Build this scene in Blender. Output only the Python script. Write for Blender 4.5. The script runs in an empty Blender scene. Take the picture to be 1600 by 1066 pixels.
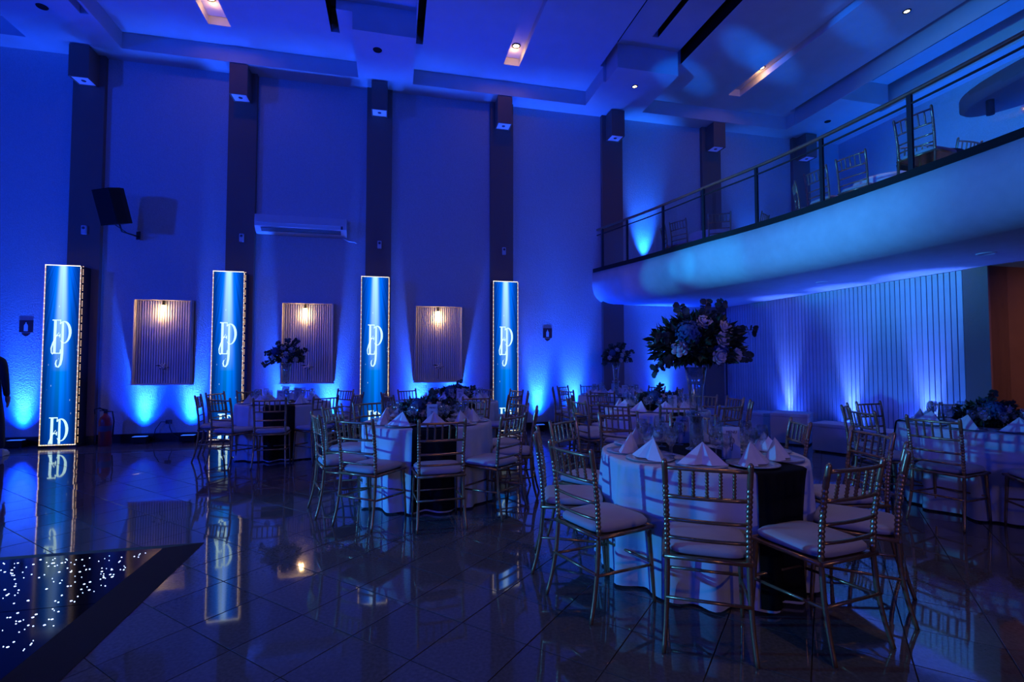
import bpy, bmesh, math, random
from mathutils import Vector, Matrix
from math import sin, cos, pi, radians as R, sqrt, exp
random.seed(7)
S = bpy.context.scene
COL = S.collection

# ------------------------------------------------------------------ camera
cam = bpy.data.cameras.new('camera'); cam.sensor_width = 36.0; cam.lens = 788.5 / 1600 * 36
cam.clip_start = .05; cam.clip_end = 100
camo = bpy.data.objects.new('camera', cam); COL.objects.link(camo)
camo.location = (0, 0, 1.40); camo.rotation_euler = (R(90 + 2.24), 0, R(-13.14))
S.camera = camo
# ------------------------------------------------------------------ world, exposure
W = bpy.data.worlds.new('world'); S.world = W; W.use_nodes = True
W.node_tree.nodes['Background'].inputs[0].default_value = (.05, .07, .3, 1)
W.node_tree.nodes['Background'].inputs[1].default_value = .02
S.view_settings.view_transform = 'Standard'; S.view_settings.look = 'None'
S.view_settings.gamma = 1; S.view_settings.exposure = 0; S.view_settings.use_curve_mapping = False
S.cycles.max_bounces = 6; S.cycles.diffuse_bounces = 3; S.cycles.glossy_bounces = 3
S.cycles.transmission_bounces = 4; S.cycles.transparent_max_bounces = 16
S.cycles.caustics_reflective = False; S.cycles.caustics_refractive = False
S.cycles.sample_clamp_indirect = 3.0; S.cycles.use_denoising = True

# ------------------------------------------------------------------ lights of the hall
def spot(name, loc, target, energy, color, angle=60, blend=1.0, size=.05):
    l = bpy.data.lights.new(name, 'SPOT'); l.energy = energy; l.color = color
    l.spot_size = R(angle); l.spot_blend = blend; l.shadow_soft_size = size
    o = bpy.data.objects.new(name, l); COL.objects.link(o); o.location = loc
    d = Vector(target) - Vector(loc); o.rotation_euler = d.to_track_quat('-Z', 'Y').to_euler(); return o
def point(name, loc, energy, color, size=.03):
    l = bpy.data.lights.new(name, 'POINT'); l.energy = energy; l.color = color; l.shadow_soft_size = size
    o = bpy.data.objects.new(name, l); COL.objects.link(o); o.location = loc; return o
BLUE = (.0, .042, 1.0); CYAN = (.04, .38, 1.0); UP = (.01, .13, 1.0); WARM = (1, .5, .18)
# blue wash pars on the stage side (left) and behind the guests, thrown at wall and ceiling
spot('wash_light', (-11.5, 1.5, 3.6), (0, 9.94, 3.8), 2000, BLUE, 100, 1, .25)
spot('wash_light', (-5.0, -4.5, 3.0), (-1, 9.0, 5.2), 900, BLUE, 95, 1, .4)
spot('wash_light', (3.0, -4.5, 2.6), (4.5, 8.0, 7.0), 700, BLUE, 90, 1, .4)
# low moving heads on the stage at the left: across the tables, and onto the gallery front
spot('stage_light', (-9.2, 5.3, 1.55), (2.6, 3.7, .9), 2650, (.04, .34, 1), 31, .5, .06)
spot('stage_light', (-9.2, 5.0, 1.9), (4.9, 5.7, 3.85), 5600, (.045, .40, 1), 20, .8, .06)
spot('stage_light', (-9.0, 4.4, 1.9), (4.9, 6.9, 2.95), 2600, (.0, .42, 1), 6, .7, .04)
spot('stage_light', (-9.0, 4.6, 1.9), (4.6, 8.1, 2.9), 2600, (.0, .42, 1), 4.5, .7, .04)
spot('stage_light', (-9.0, 4.8, 1.9), (4.75, 7.5, 3.0), 3000, (.0, .42, 1), 3, .7, .04)
for tx, ty in ((5.6, 8.6), (6.1, 7.6), (6.9, 7.9), (7.4, 6.6)):
    spot('stage_light', (-6.0, .7, 1.5), (tx, ty, 6.95), 9000, (.0, .15, 1), 3.0, .9, .04)
spot('gallery_light', (6.4, 2.4, 3.7), (9.8, 6.5, 5.6), 300, (.0, .14, 1), 110, 1, .1)
# added unseen warm fill behind the camera, to bring the chairs' gold out
spot('warm_fill_light', (1.2, -5.2, 2.5), (2.2, 4.0, .7), 95, (1, .60, .33), 58, 1, .15)
# uplights at the foot of the long wall
UPX = [-5.92, -4.17, -3.44, -1.95, -1.15, .45, 1.15, 2.85, 3.62, 5.65]
for x in UPX:
    spot('uplight_beam', (x, 9.78, .13), (x, 9.94, .80), 380, UP, 50, 1, .03)
    spot('uplight_beam', (x, 9.78, .13), (x, 9.94, 1.35), 950, (.015, .085, 1), 34, 1, .03)
    spot('uplight_beam', (x, 9.79, .13), (x, 9.865, 1.2), 300, (.0, .035, 1), 90, 1, .03)
for x, e in ((5.25, 900), (7.9, 240)):
    spot('uplight_beam', (x, 9.74, 3.40), (x, 9.94, 4.3), e*.8, UP, 44, 1, .03)
spot('uplight_beam', (10.1, 8.2, 3.44), (10.3, 8.2, 5.2), 300, (.0, .11, 1), 90, 1, .03)
spot('uplight_beam', (10.1, 5.6, 3.44), (10.3, 5.6, 5.2), 300, (.0, .11, 1), 90, 1, .03)
SLATUP = [8.05, 6.72, 5.5]
for y in SLATUP:
    spot('uplight_beam', (7.09, y, .14), (7.15, y, 1.4), 560, (.05, .14, 1), 34, 1, .03)
    spot('uplight_beam', (7.09, y, .14), (7.15, y, 1.4), 90, (.02, .08, 1), 110, 1, .03)
    spot('uplight_beam', (7.11, y, .14), (7.2, y, .9), 22, (.5, .6, .1), 40, 1, .02)

# ------------------------------------------------------------------ materials
def mat(name, color=(.8, .8, .8), rough=.5, metal=0, spec=.5, emis=None, estr=0, bump=None, noise=None, vary=0):
    m = bpy.data.materials.new(name); m.use_nodes = True; nt = m.node_tree; b = nt.nodes['Principled BSDF']
    b.inputs['Base Color'].default_value = (*color, 1); b.inputs['Roughness'].default_value = rough
    b.inputs['Metallic'].default_value = metal; b.inputs['Specular IOR Level'].default_value = spec
    if emis: b.inputs['Emission Color'].default_value = (*emis, 1); b.inputs['Emission Strength'].default_value = estr
    tc = nt.nodes.new('ShaderNodeTexCoord')
    if noise:
        sc, amt = noise
        n = nt.nodes.new('ShaderNodeTexNoise'); n.inputs['Scale'].default_value = sc; n.inputs['Detail'].default_value = 4
        nt.links.new(tc.outputs['Object'], n.inputs['Vector'])
        mr = nt.nodes.new('ShaderNodeMapRange'); mr.inputs[1].default_value = .3; mr.inputs[2].default_value = .7
        mr.inputs[3].default_value = 1 - amt; mr.inputs[4].default_value = 1 + amt
        nt.links.new(n.outputs['Fac'], mr.inputs[0])
        mx = nt.nodes.new('ShaderNodeVectorMath'); mx.operation = 'SCALE'; mx.inputs[0].default_value = color
        val = mr.outputs[0]
        if vary:
            oi = nt.nodes.new('ShaderNodeObjectInfo'); m2 = nt.nodes.new('ShaderNodeMapRange')
            m2.inputs[3].default_value = 1 - vary; m2.inputs[4].default_value = 1 + vary
            nt.links.new(oi.outputs['Random'], m2.inputs[0])
            mm = nt.nodes.new('ShaderNodeMath'); mm.operation = 'MULTIPLY'
            nt.links.new(val, mm.inputs[0]); nt.links.new(m2.outputs[0], mm.inputs[1]); val = mm.outputs[0]
        nt.links.new(val, mx.inputs['Scale']); nt.links.new(mx.outputs[0], b.inputs['Base Color'])
    if bump:
        sc, st = bump
        n = nt.nodes.new('ShaderNodeTexNoise'); n.inputs['Scale'].default_value = sc; n.inputs['Detail'].default_value = 3
        nt.links.new(tc.outputs['Object'], n.inputs['Vector'])
        bp = nt.nodes.new('ShaderNodeBump'); bp.inputs['Strength'].default_value = st; bp.inputs['Distance'].default_value = .01
        nt.links.new(n.outputs['Fac'], bp.inputs['Height']); nt.links.new(bp.outputs[0], b.inputs['Normal'])
    return m
def glassmat(name, tint=(.9, .95, 1), gloss=.12):
    m = bpy.data.materials.new(name); m.use_nodes = True; nt = m.node_tree; nt.nodes.clear()
    o = nt.nodes.new('ShaderNodeOutputMaterial'); t = nt.nodes.new('ShaderNodeBsdfTransparent'); g = nt.nodes.new('ShaderNodeBsdfGlossy')
    t.inputs[0].default_value = (*tint, 1); g.inputs['Roughness'].default_value = .03
    f = nt.nodes.new('ShaderNodeLayerWeight'); f.inputs['Blend'].default_value = .5
    p = nt.nodes.new('ShaderNodeMath'); p.operation = 'POWER'; p.inputs[1].default_value = 2.2
    a = nt.nodes.new('ShaderNodeMath'); a.operation = 'MULTIPLY_ADD'; a.use_clamp = True; a.inputs[1].default_value = .7; a.inputs[2].default_value = gloss
    nt.links.new(f.outputs['Facing'], p.inputs[0])
    x = nt.nodes.new('ShaderNodeMixShader')
    nt.links.new(p.outputs[0], a.inputs[0]); nt.links.new(a.outputs[0], x.inputs[0])
    nt.links.new(t.outputs[0], x.inputs[1]); nt.links.new(g.outputs[0], x.inputs[2]); nt.links.new(x.outputs[0], o.inputs[0])
    return m
M = {}
M['wall'] = mat('stucco_wall', (.55, .56, .6), .8, bump=(60, .9), noise=(90, .12), spec=.2)
M['pil'] = mat('brown_pilaster', (.25, .155, .13), .7, bump=(70, .4), spec=.25)
M['ceil'] = mat('white_ceiling', (.62, .62, .64), .85, noise=(3, .04), spec=.2)
M['slot'] = mat('black_slot', (.006, .007, .008), .8, spec=.1)
M['base'] = mat('black_baseboard', (.012, .012, .014), .35)
M['tile'] = mat('granite_tile', (.115, .106, .104), .045, noise=(55, .22), vary=.12, spec=.8)
M['tile'].node_tree.nodes['Principled BSDF'].inputs['Coat Weight'].default_value = .2; M['tile'].node_tree.nodes['Principled BSDF'].inputs['Coat Roughness'].default_value = .02
M['grout'] = mat('dark_grout', (.02, .02, .024), .7)
M['strip'] = mat('stone_border', (.10, .095, .105), .14, noise=(40, .3), vary=.1)
M['fascia'] = mat('gallery_plaster', (.62, .62, .64), .75, bump=(50, .3), noise=(6, .05), spec=.2)
M['slat'] = mat('white_slat', (.60, .61, .64), .6, noise=(4, .06), vary=.06)
M['slatback'] = mat('slat_backing', (.10, .10, .13), .8)
M['brownwall'] = mat('brown_corridor', (.20, .10, .055), .7, noise=(3, .1))
M['black'] = mat('black_metal', (.012, .012, .013), .4)
M['matt'] = mat('black_matt', (.006, .007, .007), .85, noise=(40, .2))
M['rail'] = mat('bronze_rail', (.30, .21, .14), .35, .7, noise=(20, .1))
M['steel'] = mat('dark_steel', (.05, .055, .06), .35, .6, noise=(20, .1))
M['chrome'] = mat('bright_steel', (.6, .6, .62), .2, 1, noise=(10, .05))
M['gold'] = mat('gold_paint', (.46, .27, .14), .27, .7, noise=(30, .15), vary=.08)
M['cush'] = mat('white_cushion', (.44, .43, .46), .75, bump=(220, .15), noise=(7, .05), spec=.2)
M['cloth'] = mat('white_tablecloth', (.68, .69, .72), .85, bump=(400, .12), noise=(5, .04), spec=.15)
M['runner'] = mat('black_runner', (.006, .007, .007), .8, bump=(400, .2), noise=(30, .2), spec=.2)
M['napkin'] = mat('white_napkin', (.72, .72, .76), .85, noise=(20, .04), spec=.15)
M['china'] = mat('glass_charger', (.45, .47, .48), .18, noise=(12, .08), spec=.6)
M['card'] = mat('menu_paper', (.66, .66, .66), .8, noise=(20, .03), spec=.1)
M['ink'] = mat('dark_ink', (.03, .03, .04), .8)
M['glass'] = glassmat('clear_glass', (.96, .98, 1), .17)
M['vase'] = glassmat('vase_glass', (.97, .985, 1), .26)
M['pane'] = glassmat('railing_glass', (.95, .97, 1), .012)
M['leaf'] = mat('dark_leaf', (.022, .045, .02), .5, noise=(14, .5), vary=.2)
M['euca'] = mat('grey_green_leaf', (.05, .08, .06), .6, noise=(14, .4))
M['rose'] = mat('white_rose', (.62, .58, .55), .7, noise=(30, .1))
M['hyd'] = mat('blue_hydrangea', (.05, .13, .28), .75, noise=(60, .35))
M['wood'] = mat('table_wood', (.12, .08, .05), .6, noise=(12, .2))
M['white'] = mat('white_plastic', (.65, .66, .68), .4, noise=(8, .03))
M['cube'] = mat('white_vinyl', (.62, .62, .65), .5, noise=(6, .04))
M['red'] = mat('red_enamel', (.35, .02, .02), .3, noise=(10, .1))
M['darkred'] = mat('sign_red', (.09, .012, .015), .6, noise=(10, .1))
M['skin'] = mat('skin', (.35, .2, .14), .6, noise=(20, .08))
M['dark_cloth'] = mat('dark_jacket', (.015, .018, .026), .85, bump=(150, .2), noise=(30, .2))
M['shoe'] = mat('pale_shoe', (.45, .45, .48), .6, noise=(20, .1))
M['stem'] = mat('dry_stem', (.10, .07, .05), .7, noise=(20, .2))
M['lamp'] = mat('lamp_lens', (.9, .8, .6), .4, emis=(1, .72, .38), estr=14)
M['bulb'] = mat('niche_bulb', (.9, .8, .6), .4, emis=(1, .62, .25), estr=30)
M['scdiff'] = mat('sconce_diffuser', (.8, .8, .8), .4, emis=(.05, .09, 1), estr=.3)
M['star'] = mat('star_led', (.9, .9, .9), .4, emis=(.42, .58, 1), estr=8)
M['bead'] = mat('bead_led', (.9, .8, .6), .4, emis=(1, .62, .28), estr=1.3)
M['bead2'] = mat('bead_led_white', (.9, .9, .8), .4, emis=(.9, .85, .6), estr=2.2)
M['mono'] = mat('screen_lettering', (.5, .5, .5), .5, emis=(.62, .95, .86), estr=1.15)
M['upl'] = mat('uplight_lens', (.1, .2, .8), .4, emis=(.03, .15, 1), estr=1.2)

def screen_material():
    m = bpy.data.materials.new('led_screen'); m.use_nodes = True; nt = m.node_tree; nt.nodes.clear(); L = nt.links
    out = nt.nodes.new('ShaderNodeOutputMaterial'); em = nt.nodes.new('ShaderNodeEmission'); L.new(em.outputs[0], out.inputs[0])
    tc = nt.nodes.new('ShaderNodeTexCoord'); sp = nt.nodes.new('ShaderNodeSeparateXYZ'); L.new(tc.outputs['Object'], sp.inputs[0])
    def mth(op, a, b=None, clamp=False):
        n = nt.nodes.new('ShaderNodeMath'); n.operation = op; n.use_clamp = clamp
        for i, v in enumerate((a, b)):
            if v is None: continue
            if isinstance(v, (int, float)): n.inputs[i].default_value = v
            else: L.new(v, n.inputs[i])
        return n.outputs[0]
    u = mth('DIVIDE', sp.outputs['X'], .25); v = mth('DIVIDE', sp.outputs['Z'], 2.95)
    d = mth('SUBTRACT', 1.04, v)                          # distance below the top
    w = mth('ADD', mth('MULTIPLY', d, .30), .19)
    q = mth('DIVIDE', u, w); q2 = mth('MULTIPLY', q, q); core = mth('EXPONENT', mth('MULTIPLY', mth('MULTIPLY', q2, q2), -1.0))
    w2 = mth('ADD', mth('MULTIPLY', d, .62), .28); r2 = mth('DIVIDE', u, w2); lobe = mth('MULTIPLY', mth('EXPONENT', mth('MULTIPLY', mth('MULTIPLY', r2, r2), -2.0)), mth('POWER', v, 1.3))
    fall = mth('POWER', mth('SUBTRACT', 1.0, mth('MULTIPLY', d, 1.6), True), .8)
    shaft = mth('MULTIPLY', core, fall)
    ang = mth('DIVIDE', u, mth('ADD', d, .10))
    nz = nt.nodes.new('ShaderNodeTexNoise'); nz.noise_dimensions = '1D'; nz.inputs['Scale'].default_value = 2.6; nz.inputs['Detail'].default_value = 2
    L.new(ang, nz.inputs['W'])
    ray = mth('MULTIPLY', mth('SUBTRACT', nz.outputs['Fac'], .38, True), 3.2)
    n2 = nt.nodes.new('ShaderNodeTexNoise'); n2.noise_dimensions = '1D'; n2.inputs['Scale'].default_value = 3.5; L.new(u, n2.inputs['W'])
    low = mth('MULTIPLY', mth('SUBTRACT', n2.outputs['Fac'], .35, True), 1.6)
    edge = mth('SUBTRACT', 1.0, mth('MULTIPLY', mth('MULTIPLY', u, u), .93), True)
    botfade = mth('ADD', mth('MULTIPLY', v, .8), .32, True)
    body = mth('MULTIPLY', mth('MULTIPLY', mth('ADD', mth('MULTIPLY', ray, .75), mth('ADD', low, .20)), edge), botfade)
    mp = nt.nodes.new('ShaderNodeMapping'); mp.inputs['Scale'].default_value = (9, 1, 3.2); L.new(tc.outputs['Object'], mp.inputs[0])
    vo = nt.nodes.new('ShaderNodeTexVoronoi'); vo.inputs['Scale'].default_value = 1.6; L.new(mp.outputs[0], vo.inputs['Vector'])
    sk = mth('MULTIPLY', mth('SUBTRACT', .10, vo.outputs['Distance'], True), 9.0)
    def rgb(f, c):
        n = nt.nodes.new('ShaderNodeVectorMath'); n.operation = 'SCALE'; n.inputs[0].default_value = c; L.new(f, n.inputs['Scale']); return n.outputs[0]
    def add(a, b):
        n = nt.nodes.new('ShaderNodeVectorMath'); n.operation = 'ADD'; L.new(a, n.inputs[0]); L.new(b, n.inputs[1]); return n.outputs[0]
    wide = mth('MULTIPLY', mth('EXPONENT', mth('MULTIPLY', mth('MULTIPLY', u, u), -3.2)), mth('ADD', mth('MULTIPLY', v, .55), .22))
    c = add(add(add(rgb(body, (.0, .10, .90)), rgb(lobe, (.0, .34, .50))), rgb(wide, (.0, .15, .85))), add(rgb(shaft, (.55, .50, .22)), rgb(sk, (.5, .8, .9))))
    b0 = nt.nodes.new('ShaderNodeVectorMath'); b0.operation = 'ADD'; L.new(c, b0.inputs[0]); b0.inputs[1].default_value = (.0, .006, .05)
    L.new(b0.outputs[0], em.inputs['Color']); em.inputs['Strength'].default_value = 1.0
    return m
M['screen'] = screen_material()

# ------------------------------------------------------------------ mesh helpers
def finish(bm, name, m, smooth=False):
    me = bpy.data.meshes.new(name)
    bmesh.ops.recalc_face_normals(bm, faces=bm.faces); bm.to_mesh(me); bm.free()
    if isinstance(m, (list, tuple)):
        for k in m: me.materials.append(M[k])
    else: me.materials.append(M[m])
    if smooth:
        for p in me.polygons: p.use_smooth = True
    return me
def link(name, me, parent=None, loc=None, rot=None):
    o = bpy.data.objects.new(name, me); COL.objects.link(o)
    if loc is not None: o.location = loc
    if rot is not None: o.rotation_euler = rot
    if parent is not None: o.parent = parent
    return o
def tag(o, label, cat, group=None):
    o['label'] = label; o['category'] = cat
    if group: o['group'] = group
    return o
def thing(name, label, cat, loc=(0, 0, 0), rz=0, group=None):
    return tag(link(name, None, None, loc, (0, 0, rz)), label, cat, group)
def struct(o): o['kind'] = 'structure'; return o
def box(bm, c, s, rot=None, bevel=0, mi=0):
    mtx = Matrix.Translation(c)
    if rot is not None: mtx = mtx @ rot.to_4x4()
    mtx = mtx @ Matrix.Diagonal((*s, 1))
    r = bmesh.ops.create_cube(bm, size=1, matrix=mtx); vs = r['verts']
    fs = list({f for v in vs for f in v.link_faces})
    for f in fs: f.material_index = mi
    if bevel:
        es = list({e for v in vs for e in v.link_edges})
        bmesh.ops.bevel(bm, geom=es, offset=bevel, segments=2, affect='EDGES', profile=.6)
    return bm
def bx(c, s, m, name='box', bevel=0, rot=None):
    bm = bmesh.new(); box(bm, c, s, rot, bevel); return finish(bm, name, m)
def bx6(x0, x1, y0, y1, z0, z1, m, name='box', bevel=0):
    return bx(((x0+x1)/2, (y0+y1)/2, (z0+z1)/2), (x1-x0, y1-y0, z1-z0), m, name, bevel)
def tube(bm, pts, rad, n=8, cap=True, mi=0):
    pts = [Vector(p) for p in pts]
    if not isinstance(rad, (list, tuple)): rad = [rad] * len(pts)
    rings = []; up = None
    for i, p in enumerate(pts):
        t = (pts[min(i+1, len(pts)-1)] - pts[max(i-1, 0)]).normalized()
        if up is None:
            up = Vector((0, 0, 1)) if abs(t.z) < .9 else Vector((1, 0, 0))
        a = t.cross(up).normalized(); b = a.cross(t).normalized(); up = b
        rings.append([bm.verts.new(p + (a * cos(2*pi*k/n) + b * sin(2*pi*k/n)) * rad[i]) for k in range(n)])
    for i in range(len(rings)-1):
        for k in range(n):
            f = bm.faces.new((rings[i][k], rings[i][(k+1) % n], rings[i+1][(k+1) % n], rings[i+1][k])); f.smooth = True; f.material_index = mi
    if cap:
        bm.faces.new(rings[0][::-1]); bm.faces.new(rings[-1])
    return bm
def lathe(bm, prof, n=20, off=(0, 0, 0), mi=0):
    ox, oy, oz = off; rings = []
    for r, z in prof:
        if r < 1e-5: rings.append([bm.verts.new((ox, oy, oz + z))])
        else: rings.append([bm.verts.new((ox + r*cos(2*pi*k/n), oy + r*sin(2*pi*k/n), oz + z)) for k in range(n)])
    for a, b in zip(rings, rings[1:]):
        for k in range(n):
            k2 = (k+1) % n
            if len(a) == 1 and len(b) == 1: continue
            if len(a) == 1: f = bm.faces.new((a[0], b[k2], b[k]))
            elif len(b) == 1: f = bm.faces.new((a[k], a[k2], b[0]))
            else: f = bm.faces.new((a[k], a[k2], b[k2], b[k]))
            f.smooth = True; f.material_index = mi
    return bm
def prism(bm, poly, z0, z1, axis='z', mi=0):
    def P(u, v, w): return (u, v, w) if axis == 'z' else ((u, w, v) if axis == 'y' else (w, u, v))
    a = [bm.verts.new(P(u, v, z0)) for u, v in poly]; b = [bm.verts.new(P(u, v, z1)) for u, v in poly]; n = len(poly)
    fs = [bm.faces.new(a[::-1]), bm.faces.new(b)] + [bm.faces.new((a[k], a[(k+1) % n], b[(k+1) % n], b[k])) for k in range(n)]
    for f in fs: f.material_index = mi
    return bm
def text_mesh(body, size, m, extrude=.0006):
    cu = bpy.data.curves.new('lettering', 'FONT'); cu.body = body; cu.size = size; cu.extrude = extrude; cu.align_x = 'CENTER'
    o = bpy.data.objects.new('lettering', cu); COL.objects.link(o)
    dg = bpy.context.evaluated_depsgraph_get(); me = bpy.data.meshes.new_from_object(o.evaluated_get(dg))
    bpy.data.objects.remove(o); me.materials.clear(); me.materials.append(M[m]); return me

WY = 9.94; CZ = 6.64; RX = 10.45; LX = -13.0; FY = -6.0; BZ = 3.25; SZ = 2.59
# ================================================================== SETTING
# ---- floor: granite tiles laid on the diagonal
floor = struct(link('floor', bx6(LX, RX, FY, WY, -.12, -.004, 'grout', 'floor')))
ts = .399; th = R(45.0); o0 = Vector((-.196, 2.744))
e1 = Vector((cos(th), sin(th))); e2 = Vector((sin(th), -cos(th)))
tb = bmesh.new(); box(tb, (0, 0, -.009), (ts-.005, ts-.005, .018), None, .0012); tile_me = finish(tb, 'tile', 'tile')
F2 = Vector((sin(R(13.14)), cos(R(13.14)))); R2 = Vector((cos(R(13.14)), -sin(R(13.14))))
cells = []
for i in range(-45, 46):
    for j in range(-45, 46):
        p = o0 + e1 * ((i+.5)*ts) + e2 * ((j+.5)*ts)
        if not (-9 < p.x < 8.0 and -2.0 < p.y < 9.2): continue
        zc = p.dot(F2); xc = p.dot(R2)
        vis = zc > 1.9 and abs(xc) < zc*1.03 + .3 and not (p.x < -1.75 and p.y < 4.05)
        cells.append((0 if vis else 1, p.length, p))
cells.sort(key=lambda c: (c[0], c[1]))
rest = bmesh.new(); rt = random.Random(3)
for k, (v, d, p) in enumerate(cells):
    rx, ry = R(rt.gauss(0, .13)), R(rt.gauss(0, .13))
    if k < 300 and v == 0:
        link('tile', tile_me, floor, (p.x, p.y, 0), (rx, ry, th))
    else:
        mt = Matrix.Translation((p.x, p.y, 0)) @ Matrix.Rotation(th, 4, 'Z') @ Matrix.Rotation(rx, 4, 'X') @ Matrix.Rotation(ry, 4, 'Y')
        h = (ts-.005)/2
        vs = [rest.verts.new(mt @ Vector((sx*h, sy*h, z))) for z in (-.018, 0) for sx, sy in ((-1, -1), (1, -1), (1, 1), (-1, 1))]
        rest.faces.new(vs[4:])
        for q in range(4): rest.faces.new((vs[q], vs[(q+1) % 4], vs[4+(q+1) % 4], vs[4+q]))
tr = link('tile_field', finish(rest, 'tile_field', 'tile'), floor); tr['kind'] = 'stuff'
sb = bx((0, 0, 0), (.797, .96, .02), 'strip', 'border_slab', .0015)
for k in range(26): link('border_slab', sb, floor, (-9.6 + .8*k, 9.46, -.006))

# ---- walls
struct(link('wall_back', bx6(LX, RX, WY, WY+.2, -.1, 7.6, 'wall', 'wall_back')))
struct(link('wall_left', bx6(LX-.2, LX, FY, WY, -.1, 7.6, 'wall', 'wall_left')))
struct(link('wall_front', bx6(LX, RX, FY-.2, FY, -.1, 7.6, 'wall', 'wall_front')))
struct(link('wall_right', bx6(RX, RX+.2, FY, WY, -.1, 7.6, 'wall', 'wall_right')))
PX = [-7.52, -5.11, -2.71, -.31, 2.09, 4.50, 6.90, 9.30]
for i, x in enumerate(PX):
    struct(link('trim_%d' % (i+1), bx6(x-.235, x+.235, WY-.09, WY, 0, CZ, 'pil', 'pilaster', .006)))
segs = [LX] + [v for x in PX for v in (x-.235, x+.235)] + [RX]
bb = bmesh.new()
for a, b in zip(segs[::2], segs[1::2]): box(bb, ((a+b)/2, WY-.012, .075), (b-a, .024, .15))
for x in PX: box(bb, (x, WY-.10, .075), (.50, .026, .15))
struct(link('baseboard_back', finish(bb, 'baseboard', 'base')))

# ---- ceiling with raised trays, cross beams and black slots
rects = []   # x0,x1,ymax,z  (later ones win)
for a, b in ((-9.3, -5.85), (-4.5, -.69), (.30, 3.78), (5.05, 8.62)): rects.append((a, b, 9.55, 6.93))
for a, b in ((-5.9, -4.55), (-.94, .30), (3.83, 5.04), (8.66, 9.85)): rects.append((a, b, 8.15, 7.08))
for a, b, y in ((-1.08, -.94, 8.75), (.32, .44, 8.75), (3.72, 3.84, 8.65), (5.04, 5.16, 8.25), (4.36, 4.47, 7.85), (8.50, 8.64, 9.3), (9.28, 9.40, 8.1), (9.85, 9.95, 8.4), (-5.92, -5.8, 8.7), (-4.66, -4.54, 8.7)):
    rects.append((a, b, y, 7.34))
TROUGH = [(-3.02, -2.68), (1.94, 2.24), (6.72, 7.0)]
for a, b in TROUGH: rects.append((a, b, 9.0, 7.07))
xs = sorted({LX, RX} | {v for r in rects for v in r[:2]}); ys = sorted({FY, WY} | {r[2] for r in rects})
def lev(x, y):
    z = CZ
    for a, b, ym, zz in rects:
        if a < x < b and y < ym: z = zz
    return z
lv = [[lev((xs[i]+xs[i+1])/2, (ys[j]+ys[j+1])/2) for j in range(len(ys)-1)] for i in range(len(xs)-1)]
cb = bmesh.new()
def quad(bm, P, mi):
    f = bm.faces.new([bm.verts.new(p) for p in P]); f.material_index = mi
for i in range(len(xs)-1):
    for j in range(len(ys)-1):
        z = lv[i][j]; x0, x1, y0, y1 = xs[i], xs[i+1], ys[j], ys[j+1]
        quad(cb, ((x0, y0, z), (x0, y1, z), (x1, y1, z), (x1, y0, z)), 1 if z > 7.2 else 0)
        if i+1 < len(xs)-1 and lv[i+1][j] != z:
            z2 = lv[i+1][j]; dk = 7.2 < max(z, z2) and min(z, z2) > 6.7
            quad(cb, ((x1, y0, z), (x1, y1, z), (x1, y1, z2), (x1, y0, z2)), 1 if dk else 0)
        if j+1 < len(ys)-1 and lv[i][j+1] != z:
            z2 = lv[i][j+1]
            quad(cb, ((x0, y1, z), (x1, y1, z), (x1, y1, z2), (x0, y1, z2)), 0)
box(cb, ((LX+RX)/2, (FY+WY)/2, 7.65), (RX-LX+.4, WY-FY+.4, .1))
me = bpy.data.meshes.new('ceiling'); cb.to_mesh(me); cb.free(); me.materials.append(M['ceil']); me.materials.append(M['slot'])
struct(link('ceiling', me))

# ---- gallery (balcony) with rounded underside
edge = [(4.06, 9.94), (4.25, 9.2), (4.43, 8.52), (4.59, 7.75), (4.73, 6.98), (4.86, 6.4), (4.96, 5.85), (5.02, 5.35), (5.05, 4.9), (5.075, 4.14), (5.075, 3.5), (5.06, 3.0), (5.03, 2.2), (4.98, 1.0), (4.9, -.5), (4.8, -2.5)]
def catmull(pts, sub=4):
    out = []; n = len(pts)
    for i in range(n-1):
        p0, p1, p2, p3 = (Vector(pts[max(i-1, 0)]), Vector(pts[i]), Vector(pts[i+1]), Vector(pts[min(i+2, n-1)]))
        for k in range(sub):
            t = k/sub; out.append(.5*((2*p1) + (p2-p0)*t + (2*p0-5*p1+4*p2-p3)*t*t + (3*p1-p0-3*p2+p3)*t**3))
    out.append(Vector(pts[-1])); return out
EC = catmull(edge)
def enorm(i):
    t = (EC[min(i+1, len(EC)-1)] - EC[max(i-1, 0)]).normalized(); return Vector((-t.y, t.x))   # inward (+x)
prof = [(0, BZ), (0, 3.0), (.012, 2.9), (.045, 2.80), (.10, 2.715), (.18, 2.65), (.28, 2.61), (.40, SZ)]
gb = bmesh.new(); rows = []
for i, p in enumerate(EC):
    n = enorm(i)
    if i == 0: n = Vector((1, 0))
    if n.x < 0: n = -n
    rows.append([gb.verts.new((p.x + n.x*d, min(p.y + n.y*d, WY), z)) for d, z in prof])
for a, b in zip(rows, rows[1:]):
    for k in range(len(prof)-1):
        f = gb.faces.new((a[k], b[k], b[k+1], a[k+1])); f.smooth = True
for k, z in ((0, BZ), (len(prof)-1, SZ)):
    far = [gb.verts.new((RX, r[k].co.y, z)) for r in rows]
    for i in range(len(rows)-1): gb.faces.new((rows[i][k], rows[i+1][k], far[i+1], far[i]))
struct(link('gallery_slab', finish(gb, 'gallery_slab', 'fascia')))

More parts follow.
